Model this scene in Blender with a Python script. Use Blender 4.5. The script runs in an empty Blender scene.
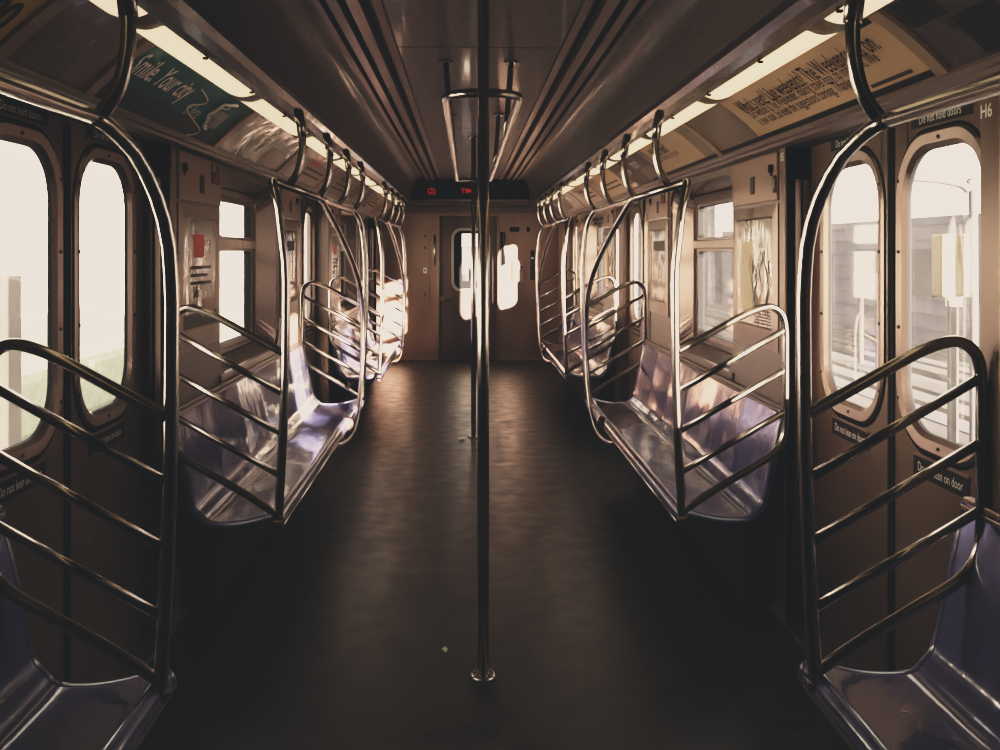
import bpy, bmesh, math, random
from mathutils import Vector, Matrix
random.seed(7)
scene = bpy.context.scene
COL = scene.collection

# ------------------------------------------------------------------ materials
def new_mat(name):
    m = bpy.data.materials.new(name); m.use_nodes = True
    nt = m.node_tree
    return m, nt, nt.nodes['Principled BSDF']

DIM = (.55, .72)
def mat(name, col, rough=0.5, metal=0.0, coat=0.0, noise=None, bump=None, emit=None, spec=None, wave=None):
    """noise=(scale, amount[, stretch]) varies the colour; bump=(scale, strength[, stretch])"""
    m, nt, p = new_mat(name)
    L = nt.links
    if emit is None and not name.startswith(('pale_', 'lav', 'grey_t', 'dull', 'yellow_b', 'faded', 'polished', 'white_')):
        k = DIM[1] if metal > .5 else DIM[0]
        col = (col[0]*k, col[1]*k*.95, col[2]*k*.98)
    p.inputs['Base Color'].default_value = (*col, 1)
    p.inputs['Roughness'].default_value = rough
    p.inputs['Metallic'].default_value = metal
    p.inputs['Coat Weight'].default_value = coat
    p.inputs['Coat Roughness'].default_value = 0.06
    if spec is not None: p.inputs['Specular IOR Level'].default_value = spec
    def tex(scale, st):
        tc = nt.nodes.new('ShaderNodeTexCoord'); mp = nt.nodes.new('ShaderNodeMapping')
        mp.inputs['Scale'].default_value = st
        n = nt.nodes.new('ShaderNodeTexNoise'); n.inputs['Scale'].default_value = scale
        n.inputs['Detail'].default_value = 4
        L.new(tc.outputs['Object'], mp.inputs['Vector']); L.new(mp.outputs['Vector'], n.inputs['Vector'])
        return n
    if noise:
        n = tex(noise[0], noise[2] if len(noise) > 2 else (1, 1, 1))
        r = nt.nodes.new('ShaderNodeMapRange')
        r.inputs['From Min'].default_value = 0.3; r.inputs['From Max'].default_value = 0.7
        r.inputs['To Min'].default_value = 1 - noise[1]; r.inputs['To Max'].default_value = 1 + noise[1]
        L.new(n.outputs['Fac'], r.inputs['Value'])
        mx = nt.nodes.new('ShaderNodeMix'); mx.data_type = 'RGBA'; mx.blend_type = 'MULTIPLY'
        mx.inputs['Factor'].default_value = 1
        mx.inputs['A'].default_value = (*col, 1)
        L.new(r.outputs['Result'], mx.inputs['B']); L.new(mx.outputs['Result'], p.inputs['Base Color'])
        r2 = nt.nodes.new('ShaderNodeMapRange')
        r2.inputs['From Min'].default_value = 0.3; r2.inputs['From Max'].default_value = 0.7
        r2.inputs['To Min'].default_value = rough * 0.8; r2.inputs['To Max'].default_value = min(1, rough * 1.25)
        L.new(n.outputs['Fac'], r2.inputs['Value']); L.new(r2.outputs['Result'], p.inputs['Roughness'])
    if bump:
        n = tex(bump[0], bump[2] if len(bump) > 2 else (1, 1, 1))
        b = nt.nodes.new('ShaderNodeBump'); b.inputs['Strength'].default_value = bump[1]
        b.inputs['Distance'].default_value = 0.02
        L.new(n.outputs['Fac'], b.inputs['Height']); L.new(b.outputs['Normal'], p.inputs['Normal'])
        L.new(b.outputs['Normal'], p.inputs['Coat Normal'])
    if emit:
        p.inputs['Emission Color'].default_value = (*emit[0], 1); p.inputs['Emission Strength'].default_value = emit[1]
    return m

M = {}
M['tube'] = mat('polished_tube_steel', (0.47, 0.42, 0.385), 0.2, 1.0)
M['steel'] = mat('brushed_steel', (0.32, 0.25, 0.205), 0.34, 0.85, noise=(5, .14, (1, 1, .15)), bump=(6, .03))
M['steel_dark'] = mat('bronze_door_steel', (0.24, 0.165, 0.12), 0.34, 0.5, noise=(5, .2, (1, 1, .2)))
M['door_steel'] = mat('door_leaf_steel', (0.24, 0.165, 0.115), 0.33, 0.5, noise=(6, .18, (1, 1, .15)))
M['frame_steel'] = mat('window_rim_steel', (0.29, 0.225, 0.19), 0.34, 0.85)
M['panel'] = mat('speckled_tan_panel', (0.43, 0.275, 0.215), 0.45, 0.0, noise=(160, .12), coat=.15)
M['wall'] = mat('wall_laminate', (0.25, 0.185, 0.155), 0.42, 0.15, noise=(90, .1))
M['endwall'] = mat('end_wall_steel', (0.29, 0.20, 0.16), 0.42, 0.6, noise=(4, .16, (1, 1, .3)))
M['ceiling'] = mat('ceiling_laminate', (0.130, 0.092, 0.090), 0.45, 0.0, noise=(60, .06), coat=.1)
M['floor'] = mat('dark_rubber_floor', (0.022, 0.017, 0.0155), 0.36, 0.0, noise=(9, .35), bump=(45, .05), spec=.35)
M['black'] = mat('black_rubber', (0.010, 0.010, 0.011), 0.7, spec=.08)
M['dark_grey'] = mat('dark_grey_cover', (0.02, 0.019, 0.02), 0.6)  # plain dark grey for joints, bolts, covers and backing
M['seat'] = mat('lavender_blue_plastic', (0.090, 0.088, 0.185), 0.15, 0.0, coat=.8, noise=(14, .12), bump=(5, .18))
M['channel'] = mat('extruded_aluminium', (0.30, 0.235, 0.21), 0.38, 0.75, noise=(8, .12, (1, .1, 1)))
M['fixture'] = mat('dark_fixture_housing', (0.055, 0.045, 0.045), 0.25, 0.4, coat=.4, bump=(7, .1))
M['lens'] = mat('warm_light_lens', (0.8, 0.72, 0.55), 0.4, emit=((1.0, .83, .53), 1.05))
M['cap'] = mat('tan_end_cap', (0.34, 0.24, 0.14), 0.35)
M['lip'] = mat('ad_lip_metal', (0.17, 0.125, 0.11), 0.42, 0.6, noise=(9, .15, (1, .1, 1)))
M['divider'] = mat('tan_divider', (0.42, 0.30, 0.22), 0.4, 0.3)
M['rim_glare'] = mat('rim_painted_glare', (0.62, 0.56, 0.50), 0.3, 0.2)  # chrome rim's reflected brightness put into a pale base colour
M['reveal_steel'] = mat('dark_reveal_steel', (0.20, 0.15, 0.125), 0.27, 0.8)
M['white'] = mat('white_lettering_and_glare', (0.72, 0.70, 0.66), 0.5)
M['ink'] = mat('black_ink', (0.012, 0.011, 0.012), 0.5, spec=.08)
M['greyink'] = mat('grey_ink', (0.07, 0.055, 0.05), 0.5, spec=.08)
M['signblack'] = mat('black_sign', (0.022, 0.02, 0.02), 0.4, spec=.08)
M['red'] = mat('red_print', (0.95, 0.07, 0.05), 0.4, spec=.08)
M['redled'] = mat('red_led', (0.3, 0.01, 0.01), 0.4, emit=((1, .02, .04), .32))
M['display'] = mat('black_display_glass', (0.008, 0.012, 0.012), 0.3)
M['scrap'] = mat('white_paper', (0.6, 0.57, 0.52), 0.7)
M['orange'] = mat('orange_print', (0.35, 0.13, 0.05), 0.4)
GL = dict(coat=1.0, bump=(4.5, .55))
M['ad_teal'] = mat('teal_ad_print', (0.012, 0.16, 0.17), 0.6, noise=(3, .4), spec=.25, coat=.08, bump=(4, .08))
M['ad_navy'] = mat('navy_ad_print', (0.012, 0.042, 0.062), 0.6, spec=.25, coat=.08, bump=(4, .08))
M['ad_yellow'] = mat('mustard_ad_print', (0.95, 0.68, 0.13), 0.4, coat=.3, bump=(4, .1))
M['ad_brown'] = mat('brown_ad_print', (0.13, 0.058, 0.034), 0.3, noise=(3, .5), coat=.35, bump=(2, .3))
M['ad_cream'] = mat('cream_ad_print', (0.70, 0.48, 0.31), 0.4, noise=(3, .08), coat=.3, bump=(4, .12))
M['ad_dark'] = mat('dark_glossy_ad_print', (0.040, 0.028, 0.025), 0.3, noise=(5, .7), coat=.7, bump=(2.6, .7))
M['ad_tan'] = mat('tan_ad_print', (0.24, 0.165, 0.115), 0.35, noise=(6, .45), coat=.4, bump=(4, .25))
M['ad_green'] = mat('green_ad_print', (0.03, 0.06, 0.015), 0.35, noise=(9, .6))
M['ad_plum'] = mat('plum_ad_print', (0.055, 0.028, 0.038), 0.3, noise=(9, .8), **GL)
M['poster'] = mat('poster_paper', (0.42, 0.34, 0.25), 0.3, noise=(6, .12), coat=1.0, bump=(3, .7, (1, 2.5, .4)))
M['poster_dark'] = mat('dark_poster_paper', (0.09, 0.06, 0.05), 0.3, noise=(7, .7), coat=1.0, bump=(3, .7, (1, 2.5, .4)))
M['map_line'] = mat('map_line_print', (0.12, 0.085, 0.06), 0.4)
M['map_gold'] = mat('map_gold_print', (0.45, 0.33, 0.13), 0.4)
# outside
M['ext_concrete'] = mat('pale_concrete', (0.22, 0.205, 0.19), 0.9, noise=(6, .1))
M['ext_blue'] = mat('pale_blue_shade', (0.013, 0.0135, 0.022), 0.7, noise=(5, .5))
M['end_door'] = mat('end_door_steel', (0.13, 0.095, 0.08), 0.38, 0.7, noise=(5, .2, (1, 1, .3)))
M['ext_white'] = mat('pale_render', (0.80, 0.78, 0.74), 0.8, noise=(1.2, .06))
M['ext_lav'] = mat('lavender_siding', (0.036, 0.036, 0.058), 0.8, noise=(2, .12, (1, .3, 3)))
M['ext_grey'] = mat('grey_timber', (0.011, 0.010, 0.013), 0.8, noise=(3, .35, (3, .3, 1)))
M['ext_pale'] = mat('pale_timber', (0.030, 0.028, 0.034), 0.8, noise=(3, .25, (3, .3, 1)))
M['ext_ground'] = mat('pale_ballast', (0.10, 0.095, 0.10), 0.9, noise=(6, .2))
M['ext_green'] = mat('pale_green_hedge', (0.40, 0.46, 0.34), 0.9, noise=(5, .2))
M['ext_yellow'] = mat('yellow_box_paint', (0.10, 0.075, 0.028), 0.5)
M['ext_red'] = mat('faded_red_paint', (0.032, 0.009, 0.009), 0.6)
M['ext_dark'] = mat('dull_window', (0.02,0.02,0.028), 0.7, spec=.05)

def glass_mat(name, dirt, tint=(1, 1, 1)):
    m = bpy.data.materials.new(name); m.use_nodes = True
    nt = m.node_tree; nt.nodes.clear(); L = nt.links
    out = nt.nodes.new('ShaderNodeOutputMaterial')
    tr = nt.nodes.new('ShaderNodeBsdfTransparent'); tr.inputs['Color'].default_value = (*tint, 1)
    gl = nt.nodes.new('ShaderNodeBsdfGlossy'); gl.inputs['Roughness'].default_value = 0.03
    lw = nt.nodes.new('ShaderNodeLayerWeight'); lw.inputs['Blend'].default_value = .5
    pw = nt.nodes.new('ShaderNodeMath'); pw.operation = 'POWER'; pw.inputs[1].default_value = 5
    L.new(lw.outputs['Facing'], pw.inputs[0])
    fr = nt.nodes.new('ShaderNodeMath'); fr.operation = 'MULTIPLY_ADD'; fr.inputs[1].default_value = .8; fr.inputs[2].default_value = .05
    L.new(pw.outputs[0], fr.inputs[0])
    mx = nt.nodes.new('ShaderNodeMixShader')
    L.new(fr.outputs[0], mx.inputs['Fac']); L.new(tr.outputs[0], mx.inputs[1]); L.new(gl.outputs[0], mx.inputs[2])
    tl = nt.nodes.new('ShaderNodeBsdfTranslucent'); tl.inputs['Color'].default_value = (.9, .88, .86, 1)
    n = nt.nodes.new('ShaderNodeTexNoise'); n.inputs['Scale'].default_value = 5; n.inputs['Detail'].default_value = 6
    tc = nt.nodes.new('ShaderNodeTexCoord'); L.new(tc.outputs['Object'], n.inputs['Vector'])
    r = nt.nodes.new('ShaderNodeMapRange'); r.inputs['From Min'].default_value = .3; r.inputs['From Max'].default_value = .75
    r.inputs['To Min'].default_value = dirt * .5; r.inputs['To Max'].default_value = dirt * 1.6
    L.new(n.outputs['Fac'], r.inputs['Value'])
    m2 = nt.nodes.new('ShaderNodeMixShader')
    L.new(r.outputs[0], m2.inputs['Fac']); L.new(mx.outputs[0], m2.inputs[1]); L.new(tl.outputs[0], m2.inputs[2])
    L.new(m2.outputs[0], out.inputs['Surface'])
    return m
M['glass'] = glass_mat('dusty_window_glass', 0.010)

# ------------------------------------------------------------------ mesh building
class MB:
    def __init__(self):
        self.v = []; self.f = []; self.fm = []; self.fs = []; self.mats = []
    def mi(self, m):
        m = M[m] if isinstance(m, str) else m
        if m not in self.mats: self.mats.append(m)
        return self.mats.index(m)
    def face(self, idx, m, smooth=False):
        self.f.append(tuple(idx)); self.fm.append(self.mi(m)); self.fs.append(smooth)
    def poly(self, pts, m, smooth=False):
        b = len(self.v); self.v += [tuple(p) for p in pts]
        self.face(range(b, b + len(pts)), m, smooth)
    def box(self, a, b, m, bev=0.0):
        x0, x1 = sorted((a[0], b[0])); y0, y1 = sorted((a[1], b[1])); z0, z1 = sorted((a[2], b[2]))
        bm = bmesh.new()
        bmesh.ops.create_cube(bm, size=1, matrix=Matrix.LocRotScale(Vector(((x0+x1)/2, (y0+y1)/2, (z0+z1)/2)), None, Vector((x1-x0, y1-y0, z1-z0))))
        if bev > 0:
            bmesh.ops.bevel(bm, geom=bm.edges[:], offset=min(bev, .49*min(x1-x0, y1-y0, z1-z0)), segments=2, affect='EDGES', profile=.5)
        self.bm(bm, m, bev > 0)
    def bm(self, bm, m, smooth=False):
        b = len(self.v); bm.verts.index_update()
        self.v += [tuple(v.co) for v in bm.verts]
        for f in bm.faces: self.face([b + v.index for v in f.verts], m, False)
        bm.free()
    def tube(self, pts, r, m, seg=12, caps=True):
        P = [Vector(p) for p in pts]; n = len(P)
        T = []
        for i in range(n):
            a = P[max(0, i-1)]; c = P[min(n-1, i+1)]
            T.append((c - a).normalized())
        up = Vector((0, 0, 1)) if abs(T[0].z) < .9 else Vector((0, 1, 0))
        N = (up - T[0]*up.dot(T[0])).normalized()
        b = len(self.v)
        for i in range(n):
            N = (N - T[i]*N.dot(T[i])).normalized(); B = T[i].cross(N)
            rr = r[i] if isinstance(r, (list, tuple)) else r
            for k in range(seg):
                a = 2*math.pi*k/seg
                self.v.append(tuple(P[i] + N*math.cos(a)*rr + B*math.sin(a)*rr))
        for i in range(n-1):
            for k in range(seg):
                k2 = (k+1) % seg
                self.face((b+i*seg+k, b+i*seg+k2, b+(i+1)*seg+k2, b+(i+1)*seg+k), m, True)
        if caps:
            self.face([b+k for k in range(seg)][::-1], m); self.face([b+(n-1)*seg+k for k in range(seg)], m)
    def cyl(self, a, b, r, m, seg=16): self.tube([a, b], r, m, seg)
    def grid(self, rows, m, smooth=True):
        """rows: list of equal-length point lists"""
        b = len(self.v); w = len(rows[0])
        for r in rows: self.v += [tuple(p) for p in r]
        for i in range(len(rows)-1):
            for k in range(w-1):
                self.face((b+i*w+k, b+i*w+k+1, b+(i+1)*w+k+1, b+(i+1)*w+k), m, smooth)
    def loops(self, c, shapes, mp, m, cap=False, n=150, smooth=False):
        """nested (rounded) rectangles (u0,u1,v0,v1,r,depth[,mat]) joined in order; mp(u,v,depth)->xyz; c is a centre inside all"""
        ang = [2*math.pi*i/n for i in range(n)]
        for s in shapes:
            if s[4] == 0:
                for uu in s[0:2]:
                    for vv in s[2:4]: ang.append(math.atan2(vv-c[1], uu-c[0]) % (2*math.pi))
        ang = sorted(set(round(a, 6) for a in ang))
        rings = []
        for s in shapes:
            u0, u1, v0, v1, r, d = s[:6]
            cu, cv, hu, hv = (u0+u1)/2, (v0+v1)/2, (u1-u0)/2, (v1-v0)/2
            def sdf(u, v):
                qx, qy = abs(u-cu)-hu+r, abs(v-cv)-hv+r
                return math.hypot(max(qx, 0), max(qy, 0)) + min(max(qx, qy), 0) - r
            ring = []
            for a in ang:
                lo, hi = 0.0, 8.0
                for _ in range(36):
                    mid = (lo+hi)/2
                    if sdf(c[0]+math.cos(a)*mid, c[1]+math.sin(a)*mid) < 0: lo = mid
                    else: hi = mid
                ring.append(mp(c[0]+math.cos(a)*lo, c[1]+math.sin(a)*lo, d))
            rings.append(ring)
        b = len(self.v); w = len(ang)
        for r in rings: self.v += [tuple(p) for p in r]
        for i in range(len(rings)-1):
            mm = shapes[i+1][6] if len(shapes[i+1]) > 6 else m
            for k in range(w):
                k2 = (k+1) % w
                self.face((b+i*w+k, b+i*w+k2, b+(i+1)*w+k2, b+(i+1)*w+k), mm, smooth)
        if cap:
            self.face([b+(len(rings)-1)*w+k for k in range(w)], m)
    def text(self, s, size, mp, m, align='LEFT', shear=0.0, xs=1.0, bold=0.0, fit=None):
        """flat lettering; mp(u,v)->xyz"""
        cu = bpy.data.curves.new('lettering', 'FONT'); cu.body = s; cu.size = size; cu.align_x = align
        cu.align_y = 'CENTER'; cu.shear = shear; cu.offset = bold; cu.resolution_u = 3
        ob = bpy.data.objects.new('lettering', cu); COL.objects.link(ob)
        dg = bpy.context.evaluated_depsgraph_get()
        me = bpy.data.meshes.new_from_object(ob.evaluated_get(dg))
        if fit: xs = fit/max(v.co.x for v in me.vertices)
        b = len(self.v)
        self.v += [tuple(mp(v.co.x*xs, v.co.y)) for v in me.vertices]
        for p in me.polygons: self.face([b+i for i in p.vertices], m)
        bpy.data.objects.remove(ob); bpy.data.curves.remove(cu); bpy.data.meshes.remove(me)
    def build(self, name, parent=None, recalc=True):
        me = bpy.data.meshes.new(name); me.from_pydata(self.v, [], self.f)
        for mm in self.mats: me.materials.append(mm)
        for p, i, s in zip(me.polygons, self.fm, self.fs): p.material_index = i; p.use_smooth = s
        if recalc:
            bm = bmesh.new(); bm.from_mesh(me); bmesh.ops.recalc_face_normals(bm, faces=bm.faces); bm.to_mesh(me); bm.free()
        o = bpy.data.objects.new(name, me); COL.objects.link(o)
        if parent: o.parent = parent
        return o

def tag(o, label, cat, group=None):
    o['label'] = label; o['category'] = cat
    if group: o['group'] = group
    return o
def thing(name, label, cat, group=None):
    o = bpy.data.objects.new(name, None); COL.objects.link(o); o.empty_display_size = .1
    return tag(o, label, cat, group)
def struct(o, label=None, cat=None):
    o['kind'] = 'structure'
    if label: o['label'] = label
    if cat: o['category'] = cat
    return o
def sroot(name, label, cat):
    o = bpy.data.objects.new(name, None); COL.objects.link(o); o.empty_display_size = .1
    return struct(o, label, cat)

def smooth_path(pts, n=6):
    """Catmull-Rom through the points"""
    P = [Vector(p) for p in pts]; out = []
    for i in range(len(P)-1):
        p0 = P[max(0, i-1)]; p1 = P[i]; p2 = P[i+1]; p3 = P[min(len(P)-1, i+2)]
        for k in range(n):
            t = k/n
            out.append(0.5*((2*p1) + (p2-p0)*t + (2*p0-5*p1+4*p2-p3)*t*t + (-p0+3*p1-3*p2+p3)*t**3))
    out.append(P[-1]); return out

# ------------------------------------------------------------------ layout (metres; x across, y along the car, z up)
BENCH = [(-0.52, 2.20), (3.57, 6.30), (7.62, 10.35)]
DOORS = [(2.20, 3.57), (6.30, 7.62), (10.35, 11.67)]
WX, DX = 1.10, 1.19           # wall face, door face
YB, YE = -1.3, 12.45          # car from behind the camera to the end wall
CEIL = 2.20
SIDES = ((-1, 'left'), (1, 'right'))
ORD = ['nearest', 'middle', 'far']

# floor, ceiling
mb = MB(); mb.box((-1.26, YB, -.1), (1.26, YE+.3, 0), 'floor'); struct(mb.build('floor'))

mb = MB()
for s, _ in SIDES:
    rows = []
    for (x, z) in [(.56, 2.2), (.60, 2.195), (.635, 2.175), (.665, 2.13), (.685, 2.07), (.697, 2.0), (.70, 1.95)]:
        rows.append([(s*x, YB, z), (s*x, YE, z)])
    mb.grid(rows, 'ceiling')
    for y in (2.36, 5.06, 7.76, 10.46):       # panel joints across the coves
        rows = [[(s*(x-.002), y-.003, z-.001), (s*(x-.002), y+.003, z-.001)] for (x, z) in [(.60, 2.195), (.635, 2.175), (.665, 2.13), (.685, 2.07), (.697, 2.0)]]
        mb.grid(rows, 'dark_grey', False)
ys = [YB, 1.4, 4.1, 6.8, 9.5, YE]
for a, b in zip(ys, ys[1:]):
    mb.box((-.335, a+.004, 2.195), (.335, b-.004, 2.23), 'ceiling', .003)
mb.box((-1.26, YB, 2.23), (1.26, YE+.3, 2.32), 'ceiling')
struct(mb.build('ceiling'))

# ribbed air diffusers along the ceiling
for s, side in SIDES:
    root = thing('ceiling_vent', f'long ribbed metal air vent running along the {side} of the ceiling', 'vent', 'ribbed ceiling vents')
    joints = [YB, 2.36, 5.06, 7.76, 10.46, 12.0]
    for a, b in zip(joints, joints[1:]):
        m_ = MB()
        prof = [(.335, 2.20), (.337, 2.186), (.365, 2.183), (.375, 2.19), (.385, 2.215), (.405, 2.215), (.41, 2.185), (.45, 2.18), (.456, 2.215), (.476, 2.215),
                (.48, 2.183), (.515, 2.181), (.522, 2.21), (.535, 2.21), (.54, 2.184), (.562, 2.182), (.565, 2.20)]
        for (p, q) in zip(prof, prof[1:]):
            dk = p[1] > 2.2 and q[1] > 2.2
            m_.poly([(s*p[0], a+.005, p[1]), (s*q[0], a+.005, q[1]), (s*q[0], b-.005, q[1]), (s*p[0], b-.005, p[1])], 'black' if dk else 'channel')
        m_.build('vent_section', root)

# ------------------------------------------------------------------ side walls
def side_map(s):
    return lambda u, v, d: (s*d, u, v)

for s, side in SIDES:
    mp = side_map(s); mb = MB()
    for bi, (y0, y1) in enumerate(BENCH):
        if bi == 0:
            mb.box((s*WX, YB, 0), (s*1.26, y1, 1.735), 'wall')  # near wall shaped without a window to keep sun off the left bench
        else:
            oy0, oy1 = y0+.72, y1-.68
            c = ((oy0+oy1)/2, 1.25)
            mb.loops(c, [(y0, y1, 0, 1.735, 0, WX), (oy0, oy1, .83, 1.70, .11, WX, 'wall')], mp, 'wall')
            mb.loops(c, [(y0, y1, 0, 1.735, 0, 1.26), (oy0+.16, oy1-.16, .86, 1.66, .02, 1.26)], mp, 'dark_grey')
            for y in (y0, y1): mb.poly([(s*WX, y, 0), (s*1.26, y, 0), (s*1.26, y, 1.735), (s*WX, y, 1.735)], 'steel')
    mb.box((s*WX, DOORS[2][1], 0), (s*1.26, YE+.3, 1.735), 'endwall')
    # upper body shell behind the advertising cove, door thresholds and headers
    mb.box((s*1.10, YB, 1.735), (s*1.26, YE+.3, 2.24), 'dark_grey')
    for (y0, y1) in DOORS:
        mb.box((s*1.105, y0, 1.748), (s*1.26, y1, 1.76), 'dark_grey')
        mb.box((s*1.10, y0, 0), (s*1.26, y1, .012), 'steel')
    struct(mb.build(f'wall_{side}', recalc=False))

# door posts: dark bronze strips at the wall corners with small numbers
for s, side in SIDES:
    k = 0
    for di, (y0, y1) in enumerate(DOORS):
        for end, (a, b) in enumerate(((y0-.085, y0), (y1, y1+.065))):
            m_ = MB()
            m_.box((s*(WX-.006), a, 0.0), (s*(DX+.01), b-.0 if end else b, 1.735), 'steel_dark', .004)
            if end:   # strip facing the camera inside the doorway
                m_.box((s*(WX+.03), y1-.006, .02), (s*(WX+.052), y1+.002, 1.62), 'frame_steel', .002)
                m_.box((s*(WX+.06), y1-.006, .02), (s*(WX+.085), y1+.002, 1.62), 'frame_steel', .002)
            if s > 0 and di == 0:
                t, yy, zz = (('H6', a+.055, 1.668), ('85', b-.04, 1.70))[end]
                m_.text(t, .042, lambda u, v, yy=yy, zz=zz: (WX-.0075, yy-u, zz+v), 'white', 'CENTER', bold=.0006)
            k += 1
            struct(m_.build(f'trim_{k + (0 if s < 0 else 6)}'))

# ------------------------------------------------------------------ doors
ndoor = 0
for s, side in SIDES:
    mp = side_map(s)
    for di, (y0, y1) in enumerate(DOORS):
        ndoor += 1
        root = sroot(f'door_{ndoor}', f'pair of sliding bronze steel doors, {ORD[di]} doorway in the {side} wall', 'door')
        ymid = (y0+y1)/2
        for li, (a, b) in enumerate(((y0, ymid), (ymid, y1))):
            g0 = (ymid-.52) if li == 0 else (ymid+.095); g1 = g0+.425
            if li == 0: g0, g1 = ymid-.515, ymid-.085
            else: g0, g1 = ymid+.10, ymid+.535
            c = ((g0+g1)/2, 1.25)
            m_ = MB()
            m_.loops(c, [(a, b, .015, 1.75, 0, DX+.045), (a, b, .015, 1.75, 0, DX), (g0-.062, g1+.062, .805, 1.692, .20, DX),
                         (g0-.052, g1+.052, .81, 1.69, .19, DX+.010, 'black'), (g0-.048, g1+.048, .814, 1.686, .186, DX+.010, 'black')], mp, 'door_steel')
            leaf = m_.build('leaf', root, recalc=False)
            f_ = MB()
            f_.loops(c, [(g0-.050, g1+.050, .812, 1.688, .188, DX+.012), (g0-.048, g1+.048, .814, 1.686, .186, DX-.002), (g0-.040, g1+.040, .824, 1.676, .178, DX-.008),
                         (g0-.012, g1+.012, .853, 1.648, .152, DX-.004), (g0, g1, .865, 1.635, .14, DX+.008),
                         (g0, g1, .865, 1.635, .14, DX+.02, 'black')], mp, 'frame_steel', smooth=False)
            for i in range(18):           # rim bolts
                t = 2*math.pi*(i+.5)/18
                hw, hh = (g1-g0)/2+.026, .385+.026
                uu = c[0]+max(-hw, min(hw, math.cos(t)*.9)); vv = c[1]+max(-hh, min(hh, math.sin(t)*.62))
                if abs(uu-c[0]) > hw-.06 and abs(vv-c[1]) > hh-.06: continue
                f_.cyl((s*(DX-.010), uu, vv), (s*(DX-.002), uu, vv), .005, 'dark_grey', 8)
            f_.build('window_rim', leaf, recalc=False)
            p_ = MB()
            p_.loops(c, [(g0-.001, g1+.001, .864, 1.636, .14, DX+.016)], mp, 'glass', cap=True)
            p_.build('window_pane', leaf)
            # lower warning strip
            w_ = MB()
            x_ = DX-.0015
            w_.box((s*x_, c[0]-.155, .742), (s*(DX+.001), c[0]+.155, .80), 'signblack')
            w_.box((s*(x_-.002), c[0]-.155, .796), (s*(DX+.001), c[0]+.155, .802), 'frame_steel')
            sg = -1 if s > 0 else 1
            w_.text('Do not lean on door', .036, lambda u, v: (s*(x_-.002), c[0]+sg*u, .769+v), 'white', 'CENTER', xs=.82)
            w_.build('warning_sticker', leaf)
            w_ = MB()
            w_.box((s*x_, c[0]-.17, 1.698), (s*(DX+.001), c[0]+.17, 1.736), 'signblack')
            w_.text('Do not hold doors', .034, lambda u, v: (s*(x_-.002), c[0]+sg*u, 1.717+v), 'white', 'CENTER', xs=.9)
            w_.build('warning_sign', leaf)
            # door edge rubber
            e_ = MB()
            yy = ymid-.022 if li == 0 else ymid+.002
            e_.box((s*(DX-.006), yy, .02), (s*(DX+.04), yy+.02, 1.72), 'black', .006)
            e_.build('rubber_edge', leaf)
# ------------------------------------------------------------------ windows
nwin = 0
for s, side in SIDES:
    mp = side_map(s)
    for bi in (1, 2):
        y0, y1 = BENCH[bi]; nwin += 1
        oy0, oy1 = y0+.72, y1-.68; cy = (oy0+oy1)/2
        root = sroot(f'window_{nwin}', f'recessed two-pane window above the {ORD[bi]} bench of the {side} wall', 'window')
        c = (cy, 1.25); hw = .41
        m_ = MB()
        m_.loops(c, [(oy0, oy1, .83, 1.70, .11, WX), (oy0+.005, oy1-.005, .835, 1.695, .11, WX+.012), (cy-hw-.08, cy+hw+.08, .875, 1.655, .02, 1.195)], mp, 'reveal_steel')
        m_.box((s*1.125, oy0+.06, 1.425), (s*1.135, oy0+.16, 1.43), 'frame_steel')
        m_.build('reveal', root, recalc=False)
        m_ = MB()
        m_.loops(c, [(cy-hw-.082, cy+hw+.082, .873, 1.657, .02, 1.215), (cy-hw-.075, cy+hw+.075, .88, 1.65, .02, 1.19), (cy-hw-.05, cy+hw+.05, .895, 1.62, .02, 1.185),
                     (cy-hw-.045, cy+hw+.045, .90, 1.612, .02, 1.20)], mp, 'frame_steel')
        m_.loops((cy, 1.14), [(cy-hw-.046, cy+hw+.046, .899, 1.395, 0, 1.20), (cy-hw, cy+hw, .922, 1.358, .035, 1.20), (cy-hw, cy+hw, .922, 1.358, .035, 1.235, 'black')], mp, 'frame_steel')
        m_.loops((cy, 1.50), [(cy-hw-.046, cy+hw+.046, 1.395, 1.613, 0, 1.20), (cy-hw, cy+hw, 1.43, 1.596, .03, 1.20), (cy-hw, cy+hw, 1.43, 1.596, .03, 1.235, 'black')], mp, 'frame_steel')
        m_.box((s*1.18, cy-hw-.05, 1.372), (s*1.2, cy+hw+.05, 1.418), 'steel', .005)
        m_.build('window_frame', root, recalc=False)
        m_ = MB(); m_.box((s*1.165, cy+hw-.01, 1.612), (s*1.19, cy+hw+.10, 1.622), 'frame_steel', .003)
        m_.box((s*1.165, cy-hw-.10, 1.612), (s*1.19, cy-hw+.01, 1.622), 'frame_steel', .003)
        m_.build('window_latch', root)
        for nm, za, zb in (('lower_pane', .921, 1.359), ('upper_pane', 1.429, 1.597)):
            m_ = MB(); m_.poly([mp(cy-hw-.002, za, 1.225), mp(cy+hw+.002, za, 1.225), mp(cy+hw+.002, zb, 1.225), mp(cy-hw-.002, zb, 1.225)], 'glass')
            m_.build(nm, root)
        sl = MB(); sl.box((s*(WX-.012), oy0-.02, .80), (s*(WX+.09), oy1+.02, .834), 'frame_steel', .006)
        sl.build('window_sill', root)

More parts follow.
